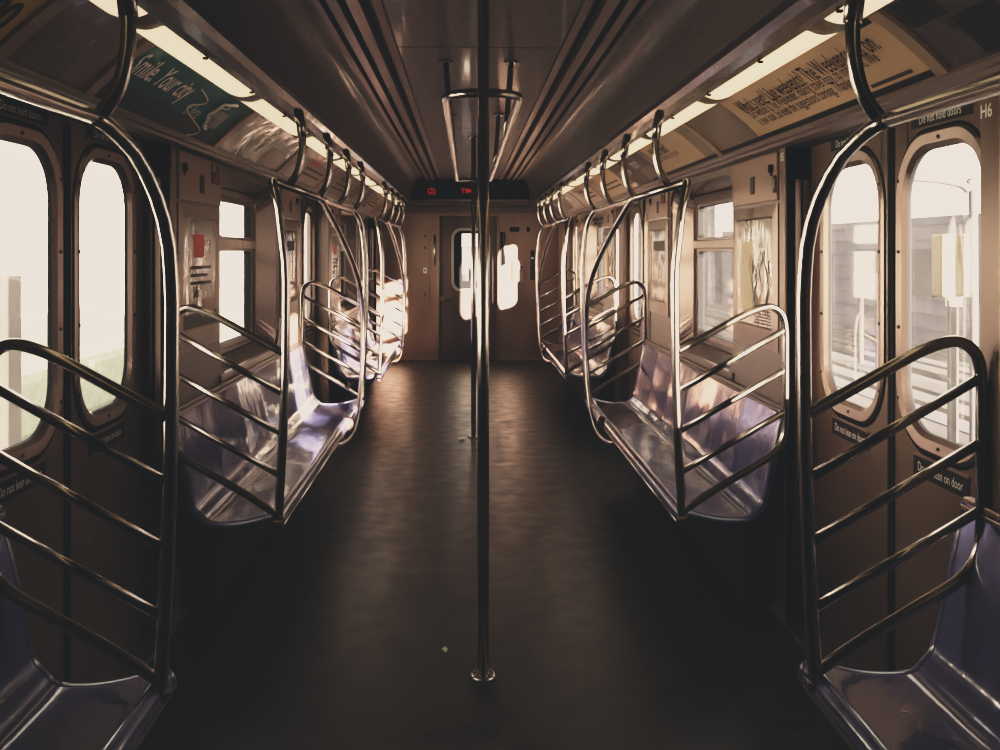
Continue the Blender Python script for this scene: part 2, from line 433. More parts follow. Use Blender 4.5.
# ------------------------------------------------------------------ wall panels and posters on either side of the windows
def where(s, bi, end):
    return f"{'near' if end == 0 else 'far'} side of the {ORD[bi]} {'left' if s < 0 else 'right'} window"
ORDW = ['', 'first', 'second']
for s, side in SIDES:
    sg = -1 if s > 0 else 1
    for bi in (1, 2):
        y0, y1 = BENCH[bi]
        for end in (0, 1):
            a, b = (y0+.075, y0+.69) if end == 0 else (y1-.65, y1-.095)
            loc = f"{'before' if end == 0 else 'after'} the {ORDW[bi]} {side} window"
            root = thing('access_panel', f'tan upper wall hatch with keyhole, {loc}', 'panel', 'upper wall hatches')
            m_ = MB(); m_.box((s*(WX-.012), a, 1.548), (s*WX, b, 1.728), 'panel', .005); m_.build('hatch', root)
            m_ = MB(); q = a+.06 if end == 0 else b-.06
            m_.cyl((s*(WX-.022), q, 1.668), (s*(WX-.012), q, 1.668), .016, 'black', 14)
            m_.box((s*(WX-.016), q-.012, 1.64), (s*(WX-.012), q+.012, 1.66), 'dark_grey', .002); m_.build('lock', root)
            m_ = MB(); cy = (a+b)/2
            m_.box((s*(WX-.016), cy-.026, 1.585), (s*(WX-.012), cy+.026, 1.655), 'dark_grey', .002); m_.build('slot_plate', root)
            if (s < 0 and end == 0) or (s > 0 and end == 1):
                m_ = MB(); q = b-.10 if s < 0 else a+.12
                m_.box((s*(WX-.0145), q-.062, 1.635), (s*(WX-.012), q+.062, 1.715), 'signblack')
                m_.box((s*(WX-.0150), q-.05, 1.685), (s*(WX-.012), q-.0, 1.71), 'map_gold')
                m_.text('-18', .05, lambda u, v: (s*(WX-.0165), q+sg*u, 1.657+v), 'red', 'CENTER', bold=.001)
                m_.build('number_sticker', root)
            elif s > 0:
                m_ = MB()
                m_.box((s*(WX-.0145), a+.002, 1.575), (s*(WX-.012), a+.04, 1.64), 'signblack')
                m_.text('1', .05, lambda u, v: (s*(WX-.0165), a+.02+sg*u, 1.607+v), 'white', 'CENTER'); m_.build('number_sticker', root)
            # poster below
            kind = ['pale notice with a red square', 'dark picture poster'] if s < 0 else ['cream route map', 'dark picture poster']
            root = thing('poster_frame', f'{kind[end]} in a steel frame, {loc}', 'poster', 'framed wall posters')
            m_ = MB(); cc = ((a+b)/2, 1.27)
            mp = side_map(s)
            m_.loops(cc, [(a, b, .985, 1.535, 0, WX), (a, b, .985, 1.535, 0, WX-.008), (a+.05, b-.05, 1.06, 1.49, .012, WX-.012),
                          (a+.058, b-.058, 1.068, 1.482, .008, WX-.004)], mp, 'steel')
            m_.build('frame', root, recalc=False)
            m_ = MB(); X = WX-.005
            def q4(u0, u1, v0, v1, mm, lift=0): m_.poly([(s*(X-lift), u0, v0), (s*(X-lift), u1, v0), (s*(X-lift), u1, v1), (s*(X-lift), u0, v1)], mm)
            pa, pb = a+.056, b-.056
            if end == 0:
                q4(pa, pb, 1.066, 1.484, 'poster')
                w = pb-pa
                if s < 0:
                    q4(pa+.30*w, pa+.62*w, 1.335, 1.425, 'red', .0006)
                    for i in range(3): q4(pa+.22*w, pa+(.82-.1*(i % 2))*w, 1.29-.03*i, 1.302-.03*i, 'greyink', .0006)
                    m_.text('Safe', .06, lambda u, v: (s*(X-.0007), pa+.28*w+sg*u, 1.20+v), 'greyink', bold=.001)
                    q4(pa, pb, 1.066, 1.12, 'signblack', .0006)
                    q4(pa+.55*w, pa+.92*w, 1.10, 1.17, 'orange', .0007)
                else:
                    q4(pa+.55*w, pa+.88*w, 1.12, 1.40, 'map_gold', .0005)
                    rr = random.Random(3)
                    for i in range(12):
                        p = [pa+w*rr.uniform(.1, .5), 1.09+.05*rr.random()]
                        pts = [tuple(p)]
                        for _ in range(5):
                            p[0] += rr.choice((-.03, 0, .04)); p[1] += rr.uniform(.025, .06)
                            p[0] = min(max(p[0], pa+.02), pb-.02); p[1] = min(p[1], 1.46); pts.append(tuple(p))
                        m_.tube([(s*(X-.0006), u, v) for u, v in pts], .0013, 'map_line', 4)
                    for i in range(5): q4(pa+.06*w, pa+.5*w, 1.075+.012*i, 1.080+.012*i, 'greyink', .0006)
            else:
                q4(pa, pb, 1.066, 1.484, 'poster_dark')
                q4(pa+.02, pb-.02, 1.08, 1.2, 'poster', .0005); q4(pa+.05, pb-.05, 1.36, 1.42, 'greyink', .0005)
            m_.build('poster_sheet', root)

# ------------------------------------------------------------------ advertising cove: lights, lips, dividers, cards
ARC = smooth_path([(.876, 1.908, 0), (.92, 1.879, 0), (.965, 1.842, 0), (1.01, 1.801, 0), (1.045, 1.765, 0)], 5)
ARC = [(p.x, p.y) for p in ARC]
def arc(t, lift=0.0):
    f = max(0, min(1, t))*(len(ARC)-1); i = min(int(f), len(ARC)-2); k = f-i
    x = ARC[i][0]*(1-k)+ARC[i+1][0]*k; z = ARC[i][1]*(1-k)+ARC[i+1][1]*k
    tx, tz = ARC[i+1][0]-ARC[i][0], ARC[i+1][1]-ARC[i][1]; l = math.hypot(tx, tz)
    return x + tz/l*lift, z - tx/l*lift
ARCLEN = sum(math.dist(a, b) for a, b in zip(ARC, ARC[1:]))
DIV = {-1: [-.5, .82, 2.13, 2.63, 3.94, 5.25, 6.56, 7.87, 9.18, 10.49, 11.8],
       1: [-.5, .82, 2.25, 4.24, 5.40, 6.56, 7.87, 9.18, 10.49, 11.8]}
for s, side in SIDES:
    root = thing('light_fixture', f'long fluorescent strip light along the {side} edge of the ceiling', 'light', 'strip lights')
    m_ = MB()
    prof = [(.70, 1.955), (.692, 1.945), (.688, 1.92), (.702, 1.90), (.74, 1.894), (.776, 1.899), (.782, 1.93), (.868, 1.94), (.876, 1.908)]
    m_.grid([[(s*x, YB, z), (s*x, YE-.45, z)] for x, z in prof], 'fixture', False)
    for i in range(60):                       # small clips along the lip
        y = .4+i*.2
        if i % 3 == 0: m_.box((s*.772, y, 1.892), (s*.786, y+.012, 1.899), 'black', .002)
    m_.build('housing', root, recalc=False)
    caps = [.06, 1.23, 2.38, 3.55, 4.72, 5.89, 7.06, 8.23, 9.40, 10.57, 11.74]
    for a, b in zip(caps, caps[1:]):
        m_ = MB(); rows = []
        for k in range(9):
            t = k/8; rows.append([(s*(.783+.091*t), a+.06, 1.905-.012*math.sin(math.pi*t)), (s*(.783+.091*t), b-.06, 1.905-.012*math.sin(math.pi*t))])
        m_.grid(rows, 'lens'); m_.build('lens', root)
        m_ = MB(); rows = []
        for j in range(9):                     # rounded tan end piece where two tubes meet
            y = b-.062+.124*j/8; w = .25+.75*math.sin(math.pi*j/8)
            rows.append([(s*(.783+.091*t), y, 1.904-(.018*w)*math.sin(math.pi*t)**.7) for t in [k/8 for k in range(9)]])
        m_.grid(rows, 'cap'); m_.build('tube_socket', root)
    # lip rail under the cards and dividers between them
    m_ = MB()
    prof = [(1.046, 1.772), (1.036, 1.768), (1.032, 1.758), (1.038, 1.748), (1.05, 1.746), (1.056, 1.735), (1.10, 1.733)]
    m_.grid([[(s*x, YB, z), (s*x, YE-.45, z)] for x, z in prof], 'lip', False)
    m_.grid([[(s*x, YB, z+.012), (s*x, YE-.45, z+.012)] for x, z in ARC], 'dark_grey')
    for y in DIV[s]:
        w = .035
        rows = [[(s*arc(t/14, -.0)[0], y-w, arc(t/14)[1]), (s*arc(t/14, .010)[0], y-w+.008, arc(t/14, .010)[1]), (s*arc(t/14, .010)[0], y+w-.008, arc(t/14, .010)[1]), (s*arc(t/14)[0], y+w, arc(t/14)[1])] for t in range(15)]
        m_.grid(rows, 'divider', False)
    struct(m_.build(f'trim_{20 + (s > 0)}', recalc=False))

def ad(s, y0, y1, base, label):
    """a curved advertising card; returns root, mesh builder for print, and mapping"""
    root = thing('advertising_card', label, 'advertisement', 'curved advertising cards')
    m_ = MB(); n = max(6, int((y1-y0)/.05))
    ys = [y0+.03+(y1-y0-.06)*k/n for k in range(n+1)]
    rows = [[(s*arc(t/18, .002)[0], y, arc(t/18, .002)[1]) for y in ys] for t in range(19)]
    m_.grid(rows, base)
    m_.build('card', root)
    pr = MB()
    def mp(u, v, lift=.004):   # u: reading direction 0..len, v: height from the lower edge 0..ARCLEN
        y = (y0+.03+u) if s < 0 else (y1-.03-u)
        x, z = arc(1-v/ARCLEN, lift); return (s*x, y, z)
    def area(u0, u1, v0, v1, mm, lift=.003, nu=8, nv=8):
        pr.grid([[mp(u0+(u1-u0)*i/nu, v0+(v1-v0)*k/nv, lift) for i in range(nu+1)] for k in range(nv+1)], mm)
    return root, pr, mp, area

A = ARCLEN
for s, side in SIDES:
    D = DIV[s]
    for i, (y0, y1) in enumerate(zip(D, D[1:])):
        if y1 < 1.0: continue
        L = y1-y0-.06
        if s < 0 and i == 1:
            root, pr, mp, area = ad(s, y0, y1, 'ad_yellow', 'mustard yellow card with $1000 in black, nearest on the left')
            area(.35*L, .97*L, .68*A, .98*A, 'ad_green'); area(.86*L, .93*L, .82*A, .92*A, 'red', .004); area(.55*L, .90*L, .03*A, .22*A, 'signblack')
            pr.text('E $1000', .105, lambda u, v: mp(L-.04+u, .42*A+v), 'ink', 'RIGHT', bold=.003, xs=1.0); pr.build('print', root)
        elif s < 0 and i == 2:
            root, pr, mp, area = ad(s, y0, y1, 'ad_brown', 'narrow plain brown card between the mustard and teal cards')
        elif s < 0 and i == 3:
            root, pr, mp, area = ad(s, y0, y1, 'ad_teal', 'teal card with pale handwriting, a pale swirl and a painted arc of glare, above the near left door')
            area(0, L, 0, .33*A, 'ad_navy', .003)
            pr.text('Smile. Your city', .105, lambda u, v: mp(.03+u, .66*A+v+u*.0), 'white', shear=.25, xs=.78, bold=.001)
            pr.text('is here.', .07, lambda u, v: mp(.66+u, .45*A+v), 'scrap', shear=.25, xs=.8)
            pr.text('a better way to get around with all of you', .032, lambda u, v: mp(.05+u, .36*A+v), 'greyink', xs=.95)
            for (cu, cv, ru, rv, w) in ((1.02, .58, .12, .28, .007), (1.0, .55, .085, .20, .003)):  # white arcs painted on the card as glare from the lights
                pts = [mp(cu+ru*math.cos(t)+.008*math.sin(7*t), (cv+rv*math.sin(t)+.02*math.cos(5*t))*A, .005) for t in [math.pi*(.45+1.0*k/40) for k in range(41)]]
                pr.tube(pts, w, 'white', 5)
            pts = [mp(.60+.10*math.sin(k*.35)+.012*k, (.80-.026*k)*A, .005) for k in range(30)]
            pr.tube(pts, .003, 'scrap', 5)
            area(.93, 1.10, .32*A, .66*A, 'ad_green', .0035)
            pr.text('2011', .05, lambda u, v: mp(.96+u, .42*A+v, .005), 'ink'); pr.build('print', root)
        elif s > 0 and i == 2:
            root, pr, mp, area = ad(s, y0, y1, 'ad_cream', 'cream card with one bold black headline, above the near right door')
            area(0, L, 0, .15*A, 'signblack', .003)
            area(0, .56, .15*A, A, 'ad_tan', .003)
            for k in range(4): area(.05+.07*k, .062+.07*k, .16*A, A*.98, 'map_line', .004, 2)
            pr.text("What's next? Like weekends? The Weekender is on.", .088, lambda u, v: mp(.66+u, .69*A+v), 'ink', fit=1.17)
            pr.text("Our website is The Weekender, making travel easy, to improve it. We", .050, lambda u, v: mp(.67+u, .52*A+v), 'greyink', fit=1.1)
            pr.text("a new look. So keep the suggestions coming. Thanks. Go", .050, lambda u, v: mp(.69+u, .37*A+v), 'greyink', fit=.92)
            area(L-.32, L-.08, .19*A, .24*A, 'greyink', .004); area(L-.10, L-.02, .88*A, .98*A, 'ink', .004); pr.build('print', root)
        elif s > 0 and i == 1:
            root, pr, mp, area = ad(s, y0, y1, 'ad_plum', 'dark plum picture card, nearest on the right')
            area(.12*L, .24*L, .10*A, .55*A, 'signblack'); area(.02*L, .13*L, .60*A, .95*A, 'signblack'); area(.10*L, .16*L, .86*A, .96*A, 'red', .004)
            pr.build('print', root)
        elif s > 0 and i == 3:
            root, pr, mp, area = ad(s, y0, y1, 'ad_cream', 'cream card with two lines of headline, above the first right window')
            area(0, L, 0, .15*A, 'signblack', .003); area(L-.2, L, .15*A, A, 'ad_tan', .003)
            pr.text("What's next?", .085, lambda u, v: mp(.12+u, .70*A+v), 'ink', xs=.8, bold=.0015)
            pr.text("Bus arrival times on your phone", .045, lambda u, v: mp(.12+u, .5*A+v), 'greyink', xs=.8); pr.build('print', root)
        else:
            base = ['ad_dark', 'ad_tan', 'ad_brown', 'ad_cream', 'ad_tan', 'ad_dark', 'ad_cream'][(i*3+(s > 0)*2) % 7]
            if s < 0 and i == 4: base = 'ad_dark'
            col = {'ad_dark': 'dark glossy', 'ad_tan': 'tan', 'ad_brown': 'brown', 'ad_cream': 'cream'}[base]
            n = i-3 if s < 0 else i-2
            root, pr, mp, area = ad(s, y0, y1, base, f"{col} card, {['','first','second','third','fourth','fifth','sixth','seventh'][n]} beyond the {'teal' if s < 0 else 'bold headline'} card on the {side}")
            rr = random.Random(i*7+s)
            if base in ('ad_dark', 'ad_brown'):
                area(.08*L, .45*L, .2*A, .8*A, 'ad_plum', .003)
                area(.6*L, .9*L, .12*A, .5*A, 'ad_tan', .003)
                pr.text('more', .11, lambda u, v: mp(.55*L+u, .7*A+v), 'scrap', shear=.2, xs=.8)
            else:
                area(.05*L, .3*L, .12*A, .88*A, 'ad_brown', .003)
                pr.text('New lines', .09, lambda u, v: mp(.36*L+u, .7*A+v), 'red' if i % 2 else 'ink', xs=.8, bold=.001)
                for k in range(2): area(.36*L, .9*L, (.3+.16*k)*A, (.36+.16*k)*A, 'greyink', .003)
            pr.build('print', root)

# ------------------------------------------------------------------ benches
def bench(s, side, bi, label):
    y0, y1 = BENCH[bi]
    if bi == 0: y1 += .045
    root = thing('bench', label, 'bench', 'blue plastic benches')
    prof = smooth_path([(.715, .372, 0), (.703, .390, 0), (.705, .415, 0), (.722, .430, 0), (.745, .428, 0), (.80, .412, 0), (.87, .400, 0), (.94, .400, 0),
                        (.968, .408, 0), (.978, .420, 0), (.990, .432, 0), (1.006, .452, 0), (1.020, .50, 0), (1.040, .60, 0), (1.060, .69, 0), (1.075, .755, 0), (1.082, .79, 0)], 3)
    prof = [(p.x, p.y) for p in prof]
    n = len(prof); nseat = 6; W = (y1-y0)/nseat; per = 12
    low = []
    for i, (x, z) in enumerate(prof):
        a = prof[max(0, i-1)]; b = prof[min(n-1, i+1)]
        tx, tz = b[0]-a[0], b[1]-a[1]; l = math.hypot(tx, tz); low.append((x+tz/l*.022, z-tx/l*.022))
    low = [(min(x, WX-.004), z) for x, z in low]
    m_ = MB(); rows = []; rl = []
    for j in range(nseat*per+1):
        y = y0+W*j/per; t = (j % per)/per
        d = .0045*math.sin(math.pi*t)**.8 if 0 < t < 1 else 0
        row = []
        for i, (x, z) in enumerate(prof):
            k = i/(n-1); fs = max(0, 1-abs(k-.42)/.2); fb = max(0, 1-abs(k-.80)/.22)
            row.append((s*(x+d*fb), y, z-d*fs))
        rows.append(row); rl.append([(s*x, y, z) for x, z in low])
    m_.grid(rows, 'seat'); m_.grid([r for r in rl], 'seat')
    for R, Q in ((rows[0], rl[0]), (rows[-1], rl[-1])):
        for i in range(n-1): m_.poly([R[i], R[i+1], Q[i+1], Q[i]], 'seat')
    for i in (0, n-1):
        for j in range(len(rows)-1): m_.poly([rows[j][i], rows[j+1][i], rl[j+1][i], rl[j][i]], 'seat')
    o = m_.build('seat_shell', root)
    bm = bmesh.new(); bm.from_mesh(o.data); bmesh.ops.remove_doubles(bm, verts=bm.verts, dist=1e-5); bmesh.ops.recalc_face_normals(bm, faces=bm.faces)
    for e in bm.edges:
        if len(e.link_faces) == 2 and e.calc_face_angle() > .9: e.smooth = False
    bm.to_mesh(o.data); bm.free()
    # raised rim closing both ends
    for nm, y in (('end_rim', y0), ('end_rim', y1)):
        e_ = MB(); e_.tube([(s*x, y, z) for x, z in [(a+(b-a)*.5, c+(d-c)*.5) for (a, c), (b, d) in zip(prof, low)]], .016, 'seat', 8); e_.build(nm, root)
    t_ = MB()
    t_.box((s*1.078, y0, .786), (s*(WX-.001), y1, .800), 'frame_steel', .003)
    t_.box((s*1.072, y0, .772), (s*1.084, y1, .784), 'frame_steel', .003); t_.build('top_trim', root)
    t_ = MB()
    t_.tube([(s*.712, y0+.01, .379), (s*.712, y1-.01, .379)], .009, 'tube', 8); t_.build('front_rail', root)
    h_ = MB(); h_.box((s*.98, y0+.12, .05), (s*(WX-.001), y1-.12, .36), 'black', .01)
    for i in range(4): h_.box((s*.976, y0+.2, .10+.055*i), (s*.982, y1-.2, .115+.055*i), 'black')
    h_.build('heater_cover', root)
    for i in range(4):
        b_ = MB(); y = y0+.35+(y1-y0-.7)*i/3
        b_.poly([(s*.78, y, .388), (s*WX, y, .385), (s*WX, y, .30), (s*1.0, y, .345)], 'dark_grey')
        b_.box((s*.76, y-.02, .375), (s*1.0, y+.02, .392), 'dark_grey'); b_.build('bracket', root)
BL = {(-1, 0): 'blue plastic bench cut off by the photo\'s lower left corner', (1, 0): 'blue plastic bench cut off by the photo\'s lower right corner',
      (-1, 1): 'lavender-blue bench under the first left window, its far end in sun', (1, 1): 'lavender-blue bench under the first right window, back shining softly',
      (-1, 2): 'distant bench on the left flooded with sunlight', (1, 2): 'distant shaded bench on the right'}
for s, side in SIDES:
    for bi in range(3): bench(s, side, bi, BL[(s, bi)])

# ------------------------------------------------------------------ grab rail frames
RX, RZ = .745, 1.61
def postx(z):
    K = [(.36, .712), (.45, .708), (.7, .695), (.95, .686), (1.25, .684), (1.40, .690), (1.50, .706), (1.56, .722), (RZ, RX)]
    for (a, b), (c, d) in zip(K, K[1:]):
        if z <= c: return b+(d-b)*max(0, (z-a)/(c-a))
    return RX
FL = {(-1, 0): 'steel grab rail frame nearest on the left, before the near door', (1, 0): 'steel grab rail frame nearest on the right, before the near door',
      (-1, 1): 'steel grab rail frame of the left bench under the first window', (1, 1): 'steel grab rail frame of the right bench under the first window',
      (-1, 2): 'small distant grab rail frame round the sunlit left bench', (1, 2): 'small distant grab rail frame round the shaded right bench'}
def guard(s, y, root):
    z0 = postx
    g = MB()
    P = smooth_path([(s*postx(1.0), y, 1.0), (s*.80, y, 1.062), (s*.92, y, 1.128), (s*.985, y, 1.155), (s*1.03, y, 1.16), (s*1.066, y, 1.135), (s*1.079, y, 1.08), (s*1.080, y, 1.0),
                     (s*1.080, y, .88), (s*1.080, y, .76), (s*1.074, y, .70), (s*1.05, y, .655), (s*1.01, y, .622), (s*.90, y, .558), (s*.80, y, .498), (s*postx(.44), y, .437)], 5)
    g.tube(P, .0135, 'tube'); g.build('guard_loop', root)
    for z in (.86, .72, .575):
        r_ = MB(); r_.tube([(s*postx(z), y, z), (s*1.080, y, z+.57*(1.080-postx(z)))], .0115, 'tube'); r_.build('guard_rail', root)
def frame(s, side, bi, label):
    y0, y1 = BENCH[bi]
    root = thing('grab_rail', label, 'grab rail', 'steel grab rail frames')
    ya, yb = y0-.055, (y1-.035 if bi == 0 else y1+.016)
    def post(y, dirn, rad):
        pts = [(s*postx(z), y, z) for z in (.395, .45, .58, .7, .82, .95, 1.1, 1.25)]
        zc = RZ-rad
        pts += [(s*postx(z), y, z) for z in (1.32, ) if z < zc-.02]
        for k in range(0, 9):
            a = math.pi/2*k/8
            z = zc+rad*math.sin(a)
            pts.append((s*(postx(z) if k < 8 else RX), y+dirn*rad*(1-math.cos(a)), z))
        m_ = MB(); m_.tube(pts, .0155, 'tube', 14); m_.build('post', root)
        f_ = MB(); f_.tube([(s*postx(.4), y, .405), (s*postx(.4), y, .422)], .0175, 'steel_dark', 14); f_.build('post_collar', root)
    o = MB()
    if bi == 0:
        o.tube([(s*RX, -.3, RZ), (s*RX, yb-.30, RZ)], .0155, 'tube', 14)
        post(yb, -1, .30); guard(s, yb, root)
    else:
        o.tube([(s*RX, ya+.10, RZ), (s*RX, yb-.15, RZ)], .0155, 'tube', 14)
        post(ya, 1, .10); post(yb, -1, .15); guard(s, ya, root); guard(s, yb, root)
        c = [(RX, 1.22, RZ), (.735, 1.45, 1.545), (.722, 1.73, 1.455), (.708, 2.22, 1.29), (.698, 2.48, 1.15), (.692, 2.60, 1.0), (.692, 2.63, .85), (.694, 2.62, .65), (.70, 2.56, .50), (.705, 2.44, .385), (.712, 2.22, .31), (.735, 1.95, .30), (.78, 1.80, .33), (.80, 1.72, .385)]
        m_ = MB(); m_.tube(smooth_path([(s*x, y0+y, z) for x, y, z in c], 5), .0155, 'tube', 14); m_.build('curved_bar', root)
        m_ = MB(); m_.tube([(s*.714, y0+2.0, .40), (s*.714, y0+2.05, .40)], .036, 'tube', 14); m_.build('bar_clamp', root)
    o.build('overhead_rail', root)
    hs = [1.90] if bi == 0 else [y0+.33, y0+1.12, y0+1.86, y0+2.60]
    for y in hs:
        m_ = MB()
        m_.tube(smooth_path([(s*.705, y, 1.90), (s*.692, y, 1.84), (s*.688, y, 1.78), (s*.693, y, 1.72), (s*.710, y, 1.66), (s*RX, y, RZ)], 5), .0145, 'tube', 12)
        h = m_.build('hanger', root)
        m_ = MB(); m_.tube([(s*.706, y, 1.905), (s*.694, y, 1.85), (s*.688, y, 1.80)], .0185, 'tube', 12); m_.build('sleeve', h)
for s, side in SIDES:
    for bi in range(3): frame(s, side, bi, FL[(s, bi)])

# ------------------------------------------------------------------ centre poles and the ceiling handrail between them
for y, x, lab in ((3.19, .0, 'steel floor-to-ceiling pole nearest the camera in the aisle'), (7.31, .0, 'farther steel floor-to-ceiling pole in the aisle')):
    root = thing('pole', lab, 'pole', 'aisle poles')
    m_ = MB(); m_.tube([(x, y, .0), (x, y, 2.196)], .0185, 'tube', 20); m_.build('shaft', root)
    for z, h in ((.0, .014), (2.182, .014)):
        m_ = MB(); m_.tube([(x, y, z), (x, y, z+h*.6), (x, y, z+h)], [.045, .045, .032] if z < 1 else [.032, .045, .045], 'tube', 24)
        for k in range(4):
            a = math.pi/4+k*math.pi/2
            m_.cyl((x+.035*math.cos(a), y+.035*math.sin(a), z+.006), (x+.035*math.cos(a), y+.035*math.sin(a), z+.017), .005, 'frame_steel', 8)
        m_.build('flange', root)
root = thing('ceiling_handrail', 'long narrow steel loop hung from the ceiling between the two poles', 'handrail')
m_ = MB(); HW = .122
P = []
for k in range(0, 9):
    a = math.pi*k/8; P.append((HW*math.cos(a)*1.0, 3.32-.10*math.sin(a), 1.87))
ring = [(HW, 7.1, 1.87), (HW, 5.2, 1.87)]+P+[(-HW, 5.2, 1.87), (-HW, 7.1, 1.87)]
ring += [(-HW*math.cos(math.pi*k/8), 7.12+.10*math.sin(math.pi*k/8), 1.87) for k in range(1, 8)] + [(HW, 7.1, 1.87)]
m_.tube(ring, .0145, 'tube', 12, caps=False); m_.build('rail_loop', root)
for y in (4.4, 6.1):
    for sx in (-1, 1):
        m_ = MB(); m_.tube([(sx*HW, y, 1.87), (sx*(HW+.004), y, 1.95), (sx*(HW+.022), y, 2.19)], .013, 'tube', 12); d = m_.build('drop_bar', root)
        m_ = MB(); m_.tube([(sx*(HW+.023), y, 2.184), (sx*(HW+.023), y, 2.195)], .032, 'tube', 16)
        for q in (-.022, .022): m_.cyl((sx*(HW+.023)+q, y, 2.178), (sx*(HW+.023)+q, y, 2.186), .005, 'frame_steel', 8)
        m_.build('flange', d)

# ------------------------------------------------------------------ end wall, end door, display
m_ = MB()
DXL, DXR = -.385, .335
m_.box((-1.26, YE, 0), (DXL, YE+.12, 2.25), 'endwall'); m_.box((DXR, YE, 0), (1.26, YE+.12, 2.25), 'endwall')
m_.box((DXL, YE, 1.80), (DXR, YE+.12, 2.25), 'endwall')
m_.box((-1.1, YE-.012, .0), (DXL-.01, YE+.001, .035), 'divider', .003); m_.box((DXR+.02, YE-.012, .0), (1.1, YE+.001, .035), 'divider', .003)
# door posts
m_.box((DXL-.03, YE-.02, 0), (DXL, YE+.02, 1.82), 'steel', .004); m_.box((DXR, YE-.02, 0), (DXR+.03, YE+.02, 1.82), 'steel_dark', .004)
# bulkhead over the end wall: soffit steps
m_.poly([(-.90, 11.75, 1.965), (.90, 11.75, 1.965), (.90, YE, 1.90), (-.90, YE, 1.90)], 'ceiling')
m_.box((-.95, 11.95, 1.905), (.95, 12.0, 1.955), 'lip', .006)
m_.box((-1.1, YE-.35, 1.835), (1.1, YE, 1.90), 'ceiling', .006)
m_.poly([(-.72, 11.60, 2.2), (.72, 11.60, 2.2), (.72, 11.75, 1.965), (-.72, 11.75, 1.965)], 'fixture')
m_.box((-1.26, YB-.1, -.1), (1.26, YB, 2.32), 'dark_grey')  # added dark closure behind the camera, keeps light from leaking in
struct(m_.build('wall_far'))

root = thing('destination_display', 'black electronic display over the far door with red lettering', 'display')
m_ = MB()
f0 = lambda u, v: (u, 11.60+.15*(2.2-v)/.235-.012, v)
m_.poly([f0(-.56, 2.165), f0(.56, 2.165), f0(.66, 1.975), f0(-.66, 1.975)], 'display'); m_.build('screen', root)
m_ = MB()
f1 = lambda u, v: (u, 11.60+.15*(2.2-v)/.235-.016, v)
m_.text('(2)', .085, lambda u, v: f1(-.455+u, 2.058+v), 'redled', 'CENTER', bold=.001)
m_.text('TIME', .075, lambda u, v: f1(-.115+u, 2.058+v), 'redled', 'LEFT', bold=.001, xs=1.1)
m_.build('lettering', root)

root = sroot('door_7', 'dark steel end door with a bright rounded window, in the middle of the far wall', 'door')
c = (-.0, 1.25)
mpE = lambda u, v, d: (u, d, v)
YD = YE+.06
wx0, wx1, wz0, wz1 = -.205, .215, .885, 1.615
m_ = MB(); m_.loops(c, [(DXL, DXR, -.01, 1.80, 0, YD), (wx0-.03, wx1+.03, wz0-.03, wz1+.03, .12, YD)], mpE, 'end_door'); leaf = m_.build('leaf', root, recalc=False)
m_ = MB(); m_.loops(c, [(wx0-.032, wx1+.032, wz0-.032, wz1+.032, .12, YD+.005), (wx0-.03, wx1+.03, wz0-.03, wz1+.03, .12, YD-.02), (wx0, wx1, wz0, wz1, .10, YD-.02), (wx0, wx1, wz0, wz1, .10, YD+.01), (wx0+.01, wx1-.01, wz0+.01, wz1-.01, .09, YD+.012, 'black'),
                       (wx0+.10, wx1-.06, wz0+.10, wz1-.04, .0, YD+.014, 'black'), (wx0+.10, wx1-.06, wz0+.10, wz1-.04, .0, YD+.05, 'black')], mpE, 'rim_glare'); m_.build('window_rim', leaf, recalc=False)
m_ = MB(); m_.poly([(wx0+.095, YD+.035, wz0+.095), (wx1-.055, YD+.035, wz0+.095), (wx1-.055, YD+.035, wz1-.035), (wx0+.095, YD+.035, wz1-.035)], 'glass'); m_.build('window_pane', leaf)
m_ = MB(); m_.box((-.385, YD-.05, .73), (-.30, YD, .80), 'steel', .01); m_.tube([(-.32, YD-.05, .765), (-.23, YD-.055, .765)], .013, 'steel', 10); m_.build('door_handle', leaf)
m_ = MB(); m_.box((-.075, YD-.004, .66), (-.015, YD+.001, .80), 'white', .002); m_.box((-.06, YD-.006, .77), (-.03, YD, .79), 'red'); m_.build('notice', leaf)

# fittings on the two end panels
def fit(name, label, cat): return thing(name, label, cat)
root = thing('cab_hatch', 'tall flat access hatch on the left half of the far wall', 'hatch')
m_ = MB(); m_.box((-.86, YE-.012, .66), (-.505, YE, 1.62), 'endwall', .004); m_.build('hatch', root)
for z, mm in ((1.12, 'white'), (1.40, 'steel'), (.82, 'steel'), (1.55, 'steel')):
    m_ = MB(); m_.box((-.585, YE-.02, z-.035), (-.54, YE-.011, z+.035), mm, .004); m_.box((-.57, YE-.023, z-.015), (-.555, YE-.012, z+.015), 'black'); m_.build('latch', root)
root = thing('handle_bar', 'short pale vertical handle left of the far door', 'handle')
m_ = MB(); m_.tube([(-.445, YE-.0, 1.19), (-.445, YE-.035, 1.205), (-.445, YE-.035, 1.54), (-.445, YE-.0, 1.555)], .014, 'tube', 10); m_.build('grip', root)
m_ = MB(); m_.box((-.475, YE-.006, 1.17), (-.42, YE, 1.575), 'steel', .003); m_.build('backplate', root)
root = thing('handle_bar', 'short vertical handle with dark slot right of the far door', 'handle')
m_ = MB(); m_.tube([(.425, YE, 1.19), (.425, YE-.03, 1.205), (.425, YE-.03, 1.57), (.425, YE, 1.585)], .012, 'tube', 10); m_.build('grip', root)
m_ = MB(); m_.box((.37, YE-.006, 1.17), (.41, YE, 1.60), 'black', .003); m_.build('slot', root)
root = thing('emergency_box', 'small pale wall box inside the sunlit patch of the far wall', 'box')
m_ = MB(); m_.box((.525, YE-.03, .98), (.66, YE, 1.24), 'panel', .006); m_.build('case', root)
